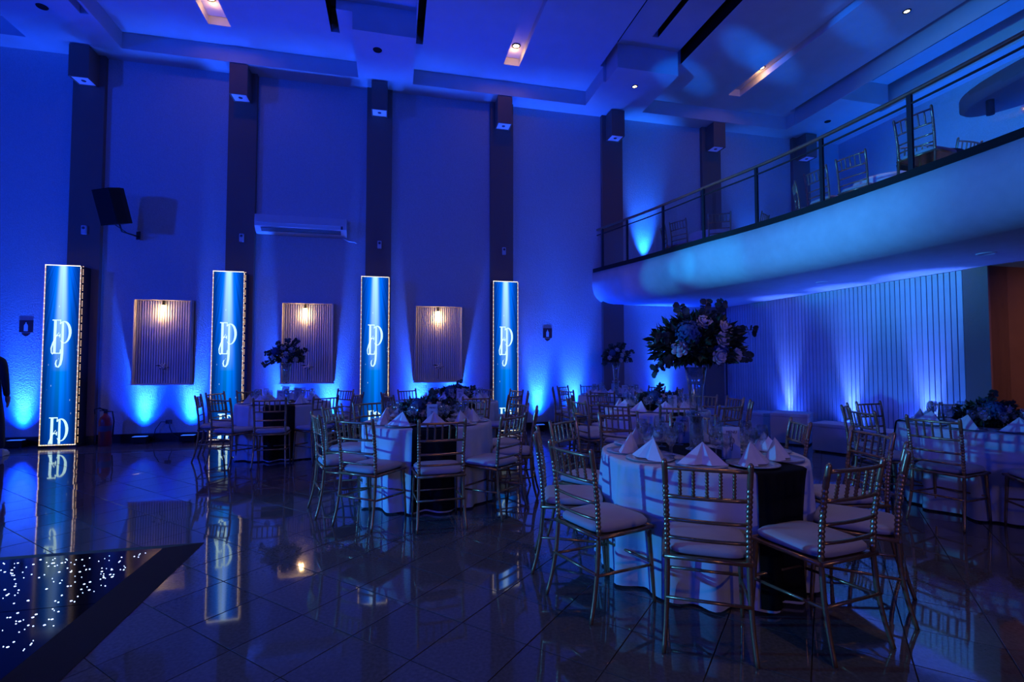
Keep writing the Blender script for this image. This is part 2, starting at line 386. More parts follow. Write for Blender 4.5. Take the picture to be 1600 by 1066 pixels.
# ---- slatted wall under the gallery
SX = 7.25
wl = struct(link('wall_slatted', bx6(SX, SX+.12, 5.05, WY, 0, SZ, 'slatback', 'wall_slatted')))
pitch = .0765; ns = int((WY-.02-5.05)/pitch); sm = bx((0, 0, SZ/2), (.03, pitch-.012, SZ-.01), 'slat', 'slat', .004)
for k in range(ns): link('slat', sm, wl, (SX-.014, 5.05 + pitch*(k+.5), 0))
struct(link('trim_9', bx6(SX-.03, SX+.3, 4.76, 5.05, 0, SZ, 'pil', 'pillar', .006)))
struct(link('wall_corridor', bx6(8.3, 8.45, -3, 4.76, 0, SZ, 'brownwall', 'wall_corridor')))
struct(link('wall_corridor_end', bx6(7.25, 8.45, 4.76, 4.86, 0, SZ, 'brownwall', 'wall_corridor_end')))
spot('corridor_lamp', (7.75, 2.4, 2.4), (8.2, 4.7, 1.2), 60, (1, .45, .2), 80, 1, .08)

# ---- small sensors on the pilasters
for x, z, l in ((-5.10, 3.60, 'leftmost'), (-2.68, 3.60, 'second from left'), (-.29, 3.60, 'third from left'), (2.13, 3.60, 'rightmost')):
    bm = bmesh.new(); box(bm, (0, 0, 0), (.075, .045, .15), None, .012); t = thing('motion_sensor', 'small white motion sensor on brown pilaster, %s of four' % l, 'sensor', (x, WY-.112, z), 0, 'pilaster sensors')
    link('housing', finish(bm, 'housing', 'white'), t)
    bm = bmesh.new(); bmesh.ops.create_uvsphere(bm, u_segments=10, v_segments=6, radius=.024); link('lens', finish(bm, 'lens', 'slatback', True), t, (0, -.02, .03))

# ================================================================== WALL THINGS
# ---- LED columns with monogram
def stroke(bm, pts, w, y0, y1):
    """flat ribbon with varying width along a 2-D path (x,z)"""
    pts = [Vector(p) for p in pts]; A = []; B = []
    for i, p in enumerate(pts):
        t = (pts[min(i+1, len(pts)-1)] - pts[max(i-1, 0)]).normalized(); n = Vector((-t.y, t.x)); ww = w[i] if isinstance(w, list) else w
        A.append(p + n*ww/2); B.append(p - n*ww/2)
    va = [[bm.verts.new((q.x, y, q.y)) for q in A] for y in (y0, y1)]; vb = [[bm.verts.new((q.x, y, q.y)) for q in B] for y in (y0, y1)]
    n = len(pts)
    for i in range(n-1):
        for s in (0, 1): bm.faces.new((va[s][i], va[s][i+1], vb[s][i+1], vb[s][i]))
        bm.faces.new((va[0][i], va[0][i+1], va[1][i+1], va[1][i])); bm.faces.new((vb[0][i], vb[0][i+1], vb[1][i+1], vb[1][i]))
    for i in (0, n-1): bm.faces.new((va[0][i], va[1][i], vb[1][i], vb[0][i]))
def arc(cx, cz, rx, rz, a0, a1, n=14): return [(cx + rx*cos(R(a0+(a1-a0)*k/n)), cz + rz*sin(R(a0+(a1-a0)*k/n))) for k in range(n+1)]
def monogram(clip=None):
    bm = bmesh.new(); y0, y1 = -.004, 0
    # E : stem, three arms with serifs, swash to the left
    stroke(bm, [(-.075, .53), (-.078, 0.0)], .036, y0, y1)
    stroke(bm, [(-.115, .535), (.0, .535)], .017, y0, y1); stroke(bm, [(-.003, .54), (-.006, .475)], [.006, .016], y0, y1)
    stroke(bm, [(-.07, .285), (-.005, .285)], .015, y0, y1); stroke(bm, [(-.008, .315), (-.008, .255)], .012, y0, y1)
    stroke(bm, [(-.115, .0), (.005, .0)], .017, y0, y1); stroke(bm, [(.0, .0), (.004, .065)], [.016, .006], y0, y1)
    stroke(bm, [(-.02, .34), (-.06, .27), (-.10, .17), (-.122, .08), (-.118, .01), (-.10, -.02)], [.005, .012, .017, .017, .012, .005], y0, y1)
    # P : stem running down into a hook, large bowl
    stroke(bm, [(.028, .50), (.028, .0), (.022, -.10), (.008, -.18), (-.018, -.222), (-.042, -.215), (-.056, -.17), (-.048, -.12), (-.035, -.105)],
           [.026, .034, .034, .03, .022, .02, .019, .014, .006], y0, y1)
    stroke(bm, [(-.005, .47)] + arc(.045, .34, .085, .175, 118, -95), [.006] + [.015 + .024*sin(pi*k/14)**2 for k in range(15)], y0, y1)
    stroke(bm, [(.04, .168), (.015, .185), (.0, .21)], [.014, .01, .005], y0, y1)
    if clip is not None:
        bmesh.ops.bisect_plane(bm, geom=bm.verts[:]+bm.edges[:]+bm.faces[:], plane_co=(0, 0, clip), plane_no=(0, 0, -1), clear_outer=True)
    return finish(bm, 'monogram', 'mono')
mono_full = monogram(); mono_cut = monogram(-.10+.22)
LED = [(-5.24, 'far left, beside the fire extinguisher'), (-2.80, 'between the first and second wall niches'), (-.35, 'between the second and third wall niches'), (2.11, 'rightmost, right of the third niche')]
LH = 2.95; LF = 9.58
body_me = bx6(-.25, .25, .012, .33, 0, LH, 'matt', 'body', .004)
base_me = bx6(-.27, .27, .0, .36, 0, .05, 'black', 'base', .006)
screen_me = bx6(-.236, .236, 0, .014, .06, LH-.012, 'screen', 'screen')
def beads(side):
    bm = bmesh.new(); k = 0
    def bead(x, y, z, mi): box(bm, (x, y, z), (.010, .010, .013), None, 0, mi)
    if side:
        z = .06
        while z < LH:
            if k % 5: bead(.252, .045, z, 0)
            z += .026; k += 1
    else:
        z = .055
        while z < LH-.005:
            for x in (-.244, .244): bead(x, -.002, z, 1 if k % 4 == 0 else 0)
            z += .021; k += 1
        x = -.244
        while x < .246:
            bead(x, -.002, LH-.004, 1); bead(x, -.002, .052, 1 if int(x*1000) % 2 else 0); x += .019
    return finish(bm, 'bead_strip', ('bead', 'bead2'))
bead_me = beads(False); bead_side = beads(True)
for x, l in LED:
    t = thing('led_column', 'tall LED screen column with EP monogram, %s' % l, 'led screen', (x, LF, 0), 0, 'LED columns along the wall')
    bd = link('body', body_me, t); link('base', base_me, t); sc_ = link('screen', screen_me, t)
    for me in (bead_me, bead_side): b = link('bead_strip', me, bd); b['kind'] = 'stuff'
    link('monogram', mono_full, sc_, (-.005, -.002, 1.52)); link('monogram', mono_cut, sc_, (-.005, -.002, -.05))

# ---- slatted niches with lamp and dried flower
NX = [(-4.33, -3.44, 'leftmost'), (-1.99, -1.10, 'middle'), (.38, 1.29, 'rightmost')]
for x0, x1, l in NX:
    xc = (x0+x1)/2; w = x1-x0; z0, z1 = 1.0, 2.46; dp = .16
    t = thing('wall_niche', 'white slatted display niche on the wall, %s of three' % l, 'niche', (xc, WY, z0), 0, 'slatted wall niches')
    H = z1-z0
    bp_ = link('back_panel', bx6(-w/2, w/2, -.03, -.004, 0, H, 'slat', 'back_panel'), t)
    fr = bmesh.new()
    for s in (-1, 1): box(fr, (s*(w/2-.008), -dp/2, H/2), (.016, dp-.01, H))
    box(fr, (0, -dp/2, H-.008), (w-.032, dp-.01, .016)); link('frame', finish(fr, 'frame', 'slat'), t)
    link('sill', bx6(-w/2-.02, w/2+.02, -dp-.02, -.004, -.02, 0, 'slat', 'sill', .003), t)
    nsl = 22; p = (w-.032)/nsl; bm = bmesh.new()
    prism(bm, [(-p*.36, 0), (-p*.26, -.030), (p*.26, -.030), (p*.36, 0)], .01, H-.02); sl = finish(bm, 'slat', 'slat')
    for k in range(nsl): link('slat', sl, bp_, (-w/2+.016+p*(k+.5), -.03, 0))
    lx = xc + (-.01 if l != 'middle' else -.05)
    lp = thing('niche_lamp', 'small glowing spot lamp at the top of the %s wall niche' % l, 'lamp', (lx, WY-.09, z1-.02), 0, 'niche lamps')
    bm = bmesh.new(); lathe(bm, [(0, 0), (.016, 0), (.016, -.05), (.022, -.055), (.022, -.08), (0, -.08)], 12); link('socket', finish(bm, 'socket', 'black'), lp)
    bm = bmesh.new(); lathe(bm, [(0, -.08), (.02, -.082), (.034, -.11), (.038, -.14), (.03, -.17), (0, -.185)], 14); link('bulb', finish(bm, 'bulb', 'bulb', True), lp)
    point('niche_light', (lx, WY-.13, z1-.24), 5.5, (1, .52, .2), .04)
    fl = thing('dried_flower', 'small dried flower spray on the %s slatted niche' % l, 'flower', (xc, WY-.05, z0+.05), 0, 'niche flowers')
    bm = bmesh.new(); tube(bm, [(0, 0, 0), (.01, -.01, .12), (0, -.02, .22)], .004, 6); link('stem', finish(bm, 'stem', 'stem'), fl)
    bm = bmesh.new(); rr = random.Random(5)
    for k in range(14):
        a = rr.uniform(0, 2*pi); d = rr.uniform(.01, .075); c = Vector((d*cos(a)*1.2, -.045+rr.uniform(-.015, .015), .24+d*sin(a)*.55))
        bmesh.ops.create_icosphere(bm, subdivisions=1, radius=rr.uniform(.009, .02), matrix=Matrix.Translation(c))
    link('blossom', finish(bm, 'blossom', 'white', True), fl)
    bm = bmesh.new()
    for k, (dx, dz) in enumerate(((-.09, .03), (.09, .0), (.05, -.03), (-.05, -.02))): prism(bm, [(0, .235), (dx*.6, .235+dz+.014), (dx*1.3, .235+dz), (dx*.6, .235+dz-.01)], -.05, -.045, 'y')
    link('leaves', finish(bm, 'leaves', 'leaf'), fl)

# ---- square sconces at the pilaster heads
for i, x in enumerate(PX[1:]):
    nm = ['first', 'second', 'third', 'fourth', 'fifth', 'sixth', 'seventh'][i]
    t = thing('wall_sconce', 'brown box sconce under the ceiling, %s pilaster from the left' % nm, 'sconce', (x, WY-.09, 6.08), 0, 'box sconces on the pilasters')
    sh = bmesh.new(); d = .30; w = .29
    for s in (-1, 1): box(sh, (s*(w/2-.01), -d/2, .27), (.02, d, .54))
    box(sh, (0, -d+.01, .27), (w-.04, .02, .54)); box(sh, (0, -.01, .27), (w-.04, .02, .54)); link('shade', finish(sh, 'shade', 'pil'), t)
    df_ = link('diffuser', bx6(-w/2+.02, w/2-.02, -d+.02, -.02, .012, .02, 'scdiff', 'diffuser'), t)
    bm = bmesh.new(); lathe(bm, [(0, .003), (.03, .003), (.036, .012), (0, .012)], 14, (0, -d/2, 0)); link('lens', finish(bm, 'lens', 'slatback', True), df_)

# ---- air conditioner, loudspeaker, signs, extinguisher
t = thing('air_conditioner', 'white split air conditioner high on the wall with hanging pipe', 'air conditioner', (-1.66, WY, 3.72), 0)
bm = bmesh.new(); prism(bm, [(-.004, .0), (-.06, -.02), (-.17, 0), (-.25, .09), (-.26, .20), (-.24, .30), (-.004, .32)], -.78, .78, 'x'); link('body', finish(bm, 'body', 'white'), t)
link('louvre', bx((0, -.205, .035), (1.36, .09, .008), 'slatback', 'louvre', 0, Matrix.Rotation(R(-38), 3, 'X')), t)
link('front_panel', bx((0, -.262, .215), (1.5, .008, .13), 'white', 'front_panel', .002), t)
link('badge', bx((.70, -.262, .12), (.035, .006, .06), 'slatback', 'badge'), t)
bm = bmesh.new(); tube(bm, [(.66, -.08, .01), (.74, -.08, -.04), (.82, -.07, -.075), (.90, -.05, -.07), (.95, -.02, -.09)], .016, 8); link('drain_pipe', finish(bm, 'drain_pipe', 'white'), t)

t = thing('loudspeaker', 'black loudspeaker tilted down on a wall bracket, left of the air conditioner', 'loudspeaker', (-4.50, 9.47, 3.93), R(-30))
t.scale = (.84, .84, .86); rot = Matrix.Rotation(R(17), 3, 'X')
def turned(me):
    me.transform(rot.to_4x4()); return me
bm = bmesh.new(); prism(bm, [(-.23, -.18), (.23, -.18), (.23, .02), (.13, .18), (-.13, .18), (-.23, .02)], -.33, .33); cab_ = link('cabinet', turned(finish(bm, 'cabinet', 'matt')), t)
link('grille', turned(bx((0, -.186, 0), (.42, .014, .62), 'black', 'grille', .004)), cab_)
bm = bmesh.new(); tube(bm, [(.03, .08, -.30), (.03, .14, -.45), (-.06, .53, -.45)], .016, 8); tube(bm, [(-.10, .08, -.31), (-.02, .3, -.45)], .008, 6)
box(bm, (-.06, .53, -.43), (.10, .016, .16)); link('bracket', finish(bm, 'bracket', 'steel'), t)

for x, l in ((-5.93, 'left of the first LED column'), (3.07, 'right of the rightmost LED column')):
    t = thing('extinguisher_sign', 'dark red fire extinguisher sign on the wall, %s' % l, 'sign', (x, WY, 1.87), 0, 'fire extinguisher signs')
    pl_ = link('plate', bx6(-.095, .095, -.006, -.001, 0, .2, 'darkred', 'plate'), t)
    bm = bmesh.new(); prism(bm, [(-.028, .02), (.028, .02), (.028, .11), (.018, .135), (.008, .14), (.008, .165), (-.008, .165), (-.008, .14), (-.018, .135), (-.028, .11)], -.009, -.006, 'y'); link('pictogram', finish(bm, 'pictogram', 'white'), pl_)
    bm = bmesh.new(); prism(bm, [(-.065, -.015), (.065, -.015), (.03, -.055), (0, -.07), (-.03, -.055)], -.006, -.001, 'y'); link('arrow', finish(bm, 'arrow', 'darkred'), t)
t = thing('fire_extinguisher', 'red fire extinguisher with black hose standing by the first LED column', 'fire extinguisher', (-4.62, 9.66, 0.004))
bm = bmesh.new(); lathe(bm, [(0, 0), (.085, .0), (.09, .02), (.09, .40), (.075, .46), (.035, .50), (.028, .53), (0, .53)], 20); cy_ = link('cylinder', finish(bm, 'cylinder', 'red', True), t)
bm = bmesh.new(); lathe(bm, [(.0912, .24), (.0912, .33)], 20); link('label_band', finish(bm, 'label_band', 'slatback', True), cy_)
bm = bmesh.new(); box(bm, (0, 0, .555), (.04, .05, .05), None, .006); box(bm, (-.04, -.0, .60), (.13, .022, .014), Matrix.Rotation(R(14), 3, 'Y')); box(bm, (-.035, 0, .575), (.10, .02, .012)); link('valve', finish(bm, 'valve', 'black'), t)
bm = bmesh.new(); tube(bm, [(.0, 0, .56), (-.08, -.01, .62), (-.15, -.02, .60), (-.14, -.03, .52)], .009, 8); tube(bm, [(.02, 0, .56), (.10, -.01, .56), (.13, -.02, .40), (.12, -.03, .14)], .011, 8); link('hose', finish(bm, 'hose', 'black'), t)

# ---- uplights on the floor
def uplight(loc, rz, label, group):
    t = thing('uplight', label, 'uplight', loc, rz, group)
    hs_ = link('housing', bx6(-.12, .12, -.07, .07, .012, .115, 'matt', 'housing', .008), t)
    link('lens', bx6(-.10, .10, -.05, .05, .1152, .119, 'upl', 'lens'), hs_)
    for s in (-1, 1): link('foot', bx((s*.09, 0, .007), (.03, .12, .012), 'black', 'foot'), t)
upn = ['left of the first LED column', 'under the leftmost niche, left one', 'under the leftmost niche, right one', 'under the middle niche, left one', 'under the middle niche, right one', 'under the rightmost niche, left one', 'under the rightmost niche, right one', 'right of the rightmost LED column', 'left of the gallery end', 'under the gallery on the long wall']
for x, n in zip(UPX, upn): uplight((x, 9.79, .004), 0, 'black floor uplight throwing blue light, %s' % n, 'wall uplights')
for y, n in zip(SLATUP, ('far one', 'middle one', 'near one')): uplight((7.09, y, 0), pi/2, 'black floor uplight at the slatted wall, %s' % n, 'slatted wall uplights')
for i, (x, y, rz, n) in enumerate(((5.25, 9.76, 0, 'at the far end'), (7.9, 9.70, 0, 'along the long wall'), (10.15, 8.2, pi/2, 'at the right wall, far'), (10.15, 5.6, pi/2, 'at the right wall, near'))):
    uplight((x, y, BZ), rz, 'black uplight on the gallery floor %s' % n, 'gallery uplights')
t = thing('wall_socket', 'white wall socket with black cables under the leftmost niche', 'socket', (-3.80, WY, .34))
link('plate', bx6(-.05, .05, -.012, -.001, -.035, .035, 'slatback', 'plate', .003), t)
bm = bmesh.new(); tube(bm, [(-.02, -.012, 0), (-.10, -.05, .01), (-.18, -.06, -.12), (-.22, -.06, -.32)], .007, 6); link('cable', finish(bm, 'cable', 'black'), t)
bm = bmesh.new(); tube(bm, [(.02, -.012, 0), (.03, -.05, -.08), (.08, -.06, -.2), (.17, -.08, -.26), (.25, -.1, -.30)], .007, 6); link('cable', finish(bm, 'cable', 'black'), t)

# ---- ceiling fittings
def downlight(loc, label, lit=True, r=.055):
    t = thing('downlight', label, 'downlight', loc)
    bm = bmesh.new(); lathe(bm, [(r*.72, .0), (r*.72, -.012), (r, -.012), (r*1.08, .0)], 18); link('ring', finish(bm, 'ring', 'black' if lit else 'matt', True), t)
    bm = bmesh.new(); lathe(bm, [(0, -.006), (r*.72, -.005)], 18); link('lens', finish(bm, 'lens', 'lamp' if lit else 'matt', True), t)
for (a, b), y, l in zip(TROUGH, (8.55, 8.62, 8.2), ('left', 'middle', 'right')):
    x = (a+b)/2; downlight((x, y, 7.07), 'lit round downlight inside the %s ceiling trough' % l, True, .075)
    spot('trough_light', (x, y, 7.03), (x, y, 0), 2.5, WARM, 80, .8, .05)
    point('trough_glow', (x, y+.12, 6.99), 1.7, WARM, .04)
for (a, b), l in zip(TROUGH, ('left', 'middle', 'right')):
    for y, n in ((5.2, 'second'), (1.8, 'third')):
        x = (a+b)/2; downlight((x, y, 7.07), 'lit round downlight, %s along the %s ceiling trough' % (n, l), True, .075)
        spot('trough_light', (x, y, 7.03), (x, y, 0), 100, (1, .62, .36), 60, 1, .05)
downlight((4.43, 8.66, CZ), 'lit round downlight in the ceiling beam before the gallery'); spot('downlight_beam', (4.43, 8.66, CZ-.03), (4.43, 8.9, 0), 5, WARM, 100, 1, .04)
downlight((7.85, 6.15, 6.93), 'lit round downlight in the ceiling above the gallery'); spot('downlight_beam', (7.85, 6.15, 6.9), (7.85, 6.15, 0), 4, WARM, 100, 1, .04)
downlight((-.32, 8.61, CZ), 'unlit black ceiling downlight above the third pilaster', False, .07)
downlight((-5.12, 8.66, CZ), 'unlit black ceiling downlight above the first pilaster', False, .07)
downlight((9.2, 9.0, CZ), 'unlit black ceiling downlight over the far gallery corner', False, .06)
for x, y, l in ((5.21, 8.7, 'far left'), (6.03, 8.61, 'far right'), (6.31, 6.34, 'middle'), (6.38, 4.21, 'near')):
    t = thing('soffit_light', 'flush round light under the gallery, %s one' % l, 'downlight', (x, y, SZ))
    bm = bmesh.new(); lathe(bm, [(.065, 0), (.07, -.012), (.085, -.008), (.09, 0)], 18); link('ring', finish(bm, 'ring', 'white', True), t)
    bm = bmesh.new(); lathe(bm, [(0, -.004), (.066, -.003)], 18); link('lens', finish(bm, 'lens', 'white', True), t)

# ---- star-lit dance floor at the left
t = thing('dance_floor', 'black glossy dance floor with starry lights and bevelled edge', 'dance floor', (0, 0, 0.002))
x1, y1 = -1.625, 4.21; ox, oy = -1.41, 4.38; x0, y0 = -6.6, .2; hz = .035
M['gloss'] = mat('glossy_black_panel', (.004, .005, .007), .08, noise=(20, .2), spec=.14)
for a, b in ((y1-.86, y1), (y1-1.84, y1-.865), (y1-2.82, y1-1.845), (y0, y1-2.825)):
    for c in range(5):
        xa = x1 - c*.99; xb = xa - .985
        link('panel', bx6(xb, xa, a, b, 0, hz, 'gloss', 'panel', .001), t)
bm = bmesh.new()
def ramp(P, Q, p, q):   # outer edge P-Q on the ground, inner edge p-q at panel height
    v = [bm.verts.new(c) for c in ((*P, 0), (*Q, 0), (*q, hz), (*p, hz), (*q, 0), (*p, 0))]
    bm.faces.new((v[0], v[1], v[2], v[3])); bm.faces.new((v[0], v[3], v[5])); bm.faces.new((v[1], v[4], v[2])); bm.faces.new((v[3], v[2], v[4], v[5]))
ramp((ox, y0), (ox, oy), (x1, y0), (x1, y1)); ramp((ox, oy), (x0, oy), (x1, y1), (x0, y1)); link('edge_ramp', finish(bm, 'edge_ramp', 'matt'), t)
bm = bmesh.new(); rs = random.Random(11)
for k in range(3600):
    x = rs.uniform(-6.5, x1-.06); y = rs.uniform(.6, y1-.05)
    if not (0 < -x*.9 + 6): continue
    r = rs.choice((.0022, .003, .0035, .0045, .006)); n = 6
    c = bm.verts.new((x, y, hz+.004)); ring = [bm.verts.new((x+r*cos(2*pi*q/n), y+r*sin(2*pi*q/n), hz+.0008)) for q in range(n)]
    for q in range(n): bm.faces.new((c, ring[q], ring[(q+1) % n]))
st = link('star_lights', finish(bm, 'star_lights', 'star'), t); st['kind'] = 'stuff'

# ================================================================== CHAIRS
def lerp(a, b, t): return a + (b-a)*t
def chair_parts():
    P = []
    sx = [.205, .185, .182, .195]              # half widths: foot, seat, mid back, top
    def post(s):
        pts = []; rad = []
        key = [(0, .205, -.265), (.10, .196, -.235), (.25, .188, -.205), (.45, .185, -.19), (.62, .186, -.20), (.80, .190, -.225), (.92, .193, -.25)]
        zs = [0, .03, .06, .12, .2, .28, .36, .44] ; z = .46
        while z < .80: zs += [z, z+.006, z+.012, z+.018]; z += .024
        zs += [.82, .86, .90, .912, .92]
        for z in zs:
            for a, b in zip(key, key[1:]):
                if a[0] <= z <= b[0]+1e-6:
                    u = (z-a[0])/(b[0]-a[0]); pts.append((s*lerp(a[1], b[1], u), lerp(a[2], b[2], u), z)); break
            if z < .44: r = lerp(.0105, .0145, z/.44)
            elif z < .80: r = .0125 + (.0032 if ((z-.46) % .024) > .004 and ((z-.46) % .024) < .014 else 0) - (.0 if z > .47 else 0)
            elif z < .905: r = .0145
            else: r = .012 if z < .915 else .006
            rad.append(r)
        bm = bmesh.new(); tube(bm, pts, rad, 8); return finish(bm, 'back_post', 'gold')
    def fleg(s):
        bm = bmesh.new(); zs = [0, .05, .12, .2, .3, .38, .40, .41, .42, .44]
        tube(bm, [(s*lerp(.198, .185, z/.44), lerp(.215, .185, z/.44), z) for z in zs], [.0095, .0105, .0115, .0125, .0135, .014, .0165, .0165, .014, .014], 8); return finish(bm, 'leg', 'gold')
    for s in (-1, 1): P.append(('back_post', post(s))); P.append(('leg', fleg(s)))
    def backy(z):
        key = [(.45, -.19), (.62, -.20), (.80, -.225), (.92, -.25)]
        for a, b in zip(key, key[1:]):
            if a[0] <= z <= b[0]: return lerp(a[1], b[1], (z-a[0])/(b[0]-a[0]))
    for z in (.878, .735, .62, .53):
        bm = bmesh.new(); y = backy(z); hw = .19
        tube(bm, [(lerp(-hw, hw, k/6), y - .018*(1-((k-3)/3)**2), z) for k in range(7)], .0105 if z > .7 else .0095, 8); P.append(('rail', finish(bm, 'rail', 'gold')))
    sbm = bmesh.new(); ya, yb = backy(.735), backy(.878); rad = []; pts = []
    n = 25
    for k in range(n+1):
        u = k/n; pts.append((0, lerp(ya, yb, u), lerp(.735, .878, u))); rad.append(.0072 if k % 3 else .0105)
    tube(sbm, pts, rad, 7); sp = finish(sbm, 'spindle', 'gold')
    for k in range(5): P.append(('spindle', sp, (lerp(-.122, .122, k/4), -.018*(1-((k-2)/2.6)**2), 0)))
    for pts in (([(-.193, -.218, .245), (.193, -.218, .245)]), ([(-.19, .20, .23), (.19, .20, .23)]), ([(-.193, -.21, .235), (-.192, .20, .215)]), ([(.193, -.21, .235), (.192, .20, .215)])):
        bm = bmesh.new(); tube(bm, pts, .0085, 8); P.append(('stretcher', finish(bm, 'stretcher', 'gold')))
    bm = bmesh.new(); o = [(-.198, -.20), (.198, -.20), (.205, .2), (-.205, .2)]
    for a, b in zip(o, o[1:]+o[:1]): tube(bm, [(*a, .435), (*b, .435)], .012, 8)
    box(bm, (0, 0, .437), (.37, .37, .012)); P.append(('seat_frame', finish(bm, 'seat_frame', 'gold')))
    bm = bmesh.new(); prof = [(0.0, -.0), (.9, 0), (1, .012), (1, .03), (.93, .045), (.72, .053), (0, .056)]; n = 40; rings = []
    for s, z in prof:
        if s == 0: rings.append([bm.verts.new((0, 0, .446+z))]); continue
        ring = []
        for k in range(n):
            a = 2*pi*k/n; c_, s_ = cos(a), sin(a); e = 2/5.0
            x = abs(c_)**e*(1 if c_ > 0 else -1); y = abs(s_)**e*(1 if s_ > 0 else -1)
            ring.append(bm.verts.new((x*s*lerp(.19, .207, (y+1)/2), y*s*.203 + .004, .446+z)))
        rings.append(ring)
    for a, b in zip(rings, rings[1:]):
        for k in range(n):
            k2 = (k+1) % n
            f = bm.faces.new((a[0], b[k2], b[k]) if len(a) == 1 else ((a[k], a[k2], b[0]) if len(b) == 1 else (a[k], a[k2], b[k2], b[k]))); f.smooth = True
    P.append(('cushion', finish(bm, 'cushion', 'cush')))
    return P
CHP = chair_parts()
def chair(x, y, face, label, group, z=0.002):
    """face = angle of the direction the sitter looks; (x, y) = seat centre"""
    t = thing('banquet_chair', label, 'chair', (x, y, z), face - pi/2, group)
    for p in CHP: link(p[0], p[1], t, p[2] if len(p) > 2 else None)
    return t

# ================================================================== TABLES
TH = .765
def cloth_r(rt, thd, t, seed):
    rr = random.Random(seed); ph = [rr.uniform(0, 2*pi) for _ in range(4)]
    f = .62*sin(15*thd+ph[0]+.5*sin(3*thd+ph[3])) + .38*sin(9*thd+ph[1]) + .22*sin(23*thd+ph[2])
    return rt + .004 + t**.7*(.0 + .060*f)
def make_cloth(rt, seed):
    bm = bmesh.new(); n = 150; rows = []; c = bm.verts.new((0, 0, TH))
    spec = [(rt*.5, 0, TH), (rt*.9, 0, TH), (rt-.012, 0, TH), (rt+.002, 0, TH-.004)]
    for r, t, z in spec: rows.append([bm.verts.new((r*cos(2*pi*k/n), r*sin(2*pi*k/n), z)) for k in range(n)])
    for q in range(1, 13):
        t = (q/12)**1.35; z = lerp(TH-.012, .012, t); row = []
        for k in range(n):
            a = 2*pi*k/n; r = cloth_r(rt, a, t, seed); row.append(bm.verts.new((r*cos(a), r*sin(a), z)))
        rows.append(row)
    for k in range(n): bm.faces.new((c, rows[0][k], rows[0][(k+1) % n]))
    for a, b in zip(rows, rows[1:]):
        for k in range(n): bm.faces.new((a[k], b[k], b[(k+1) % n], a[(k+1) % n]))
    return finish(bm, 'tablecloth', 'cloth', True)
def make_runner(rt, seed, ang, w=.40):
    bm = bmesh.new(); nw = 14; grid = []
    ns_ = 11; nd = 12
    for i in range(nw+1):
        o = lerp(-w/2, w/2, i/nw); se = sqrt((rt-.004)**2 - o*o); row = []
        def drop(sgn):
            a = math.atan2(o, sgn*se); out = []
            for q in range(nd+1):
                t = q/nd; zz = lerp(TH-.008, .03, t); r = cloth_r(rt, a+ang, t, seed) + .012; out.append((r*cos(a), r*sin(a), zz))
            return out
        L = drop(-1)[::-1]; T = [(lerp(-se, se, k/ns_), o, TH+.0035) for k in range(ns_+1)]; Rr = drop(1)
        grid.append([bm.verts.new(p) for p in L + T + Rr])
    for a, b in zip(grid, grid[1:]):
        for k in range(len(a)-1): bm.faces.new((a[k], a[k+1], b[k+1], b[k])).smooth = True
    return finish(bm, 'table_runner', 'runner')
table_parts = []
bm = bmesh.new(); lathe(bm, [(0, 0), (.62, 0), (.625, .01), (.625, .024), (0, .024)], 32); top_me = finish(bm, 'tabletop', 'wood')
bm = bmesh.new(); tube(bm, [(0, 0, 0), (0, 0, TH-.03)], .02, 8); leg_me = finish(bm, 'leg', 'black')

bm = bmesh.new(); lathe(bm, [(0, .0), (.09, 0), (.10, .004), (.15, .010), (.152, .013), (.10, .008), (.09, .004), (0, .004)], 28); plate_me = finish(bm, 'plate', 'china', True)
def napkin_mesh():
    bm = bmesh.new()
    A = (.01, .02, .128); f = [(-.145, -.03, 0), (-.05, -.06, .0), (0, -.03, .0), (.05, -.06, 0), (.145, -.03, 0), (.08, .05, 0), (0, .075, 0), (-.08, .05, 0)]
    a = bm.verts.new(A); v = [bm.verts.new(p) for p in f]
    for k in range(len(v)): bm.faces.new((a, v[k], v[(k+1) % len(v)]))
    bm.faces.new(v[::-1]); return finish(bm, 'napkin', 'napkin')
napkin_me = napkin_mesh()
def glass_mesh(h, r, stem):
    bm = bmesh.new(); b = h*.45 if stem else .004
    if stem: pr = [(0, 0), (.033, .0), (.034, .003), (.006, .008), (.0045, .02), (.0045, b-.012), (.012, b), (r*.78, b+h*.12), (r, b+h*.27), (r*.94, b+h*.42), (r*.82, h), (r*.80, h), (r*.91, b+h*.42), (r*.97, b+h*.27), (r*.74, b+h*.13), (0, b+.008)]
    else: pr = [(0, 0), (r*.8, 0), (r, h), (r*.96, h), (r*.76, .008), (0, .008)]
    lathe(bm, pr, 16); return finish(bm, 'glass', 'glass', True)
wine_me = glass_mesh(.205, .042, True); gob_me = glass_mesh(.165, .040, True)
def card_mesh():
    bm = bmesh.new(); w, h = .052, .20
    for s in (-1, 1):
        box(bm, (0, s*.016, h/2), (2*w, .0012, h), Matrix.Rotation(R(s*4.2), 3, 'X'))
    return finish(bm, 'menu_card', 'card')
card_me = card_mesh(); menu_txt = text_mesh('MENU', .024, 'ink')
mono_ink = mono_full.copy(); mono_ink.materials.clear(); mono_ink.materials.append(M['ink'])
ORD = ['', 'first', 'second', 'third', 'fourth', 'fifth', 'sixth']
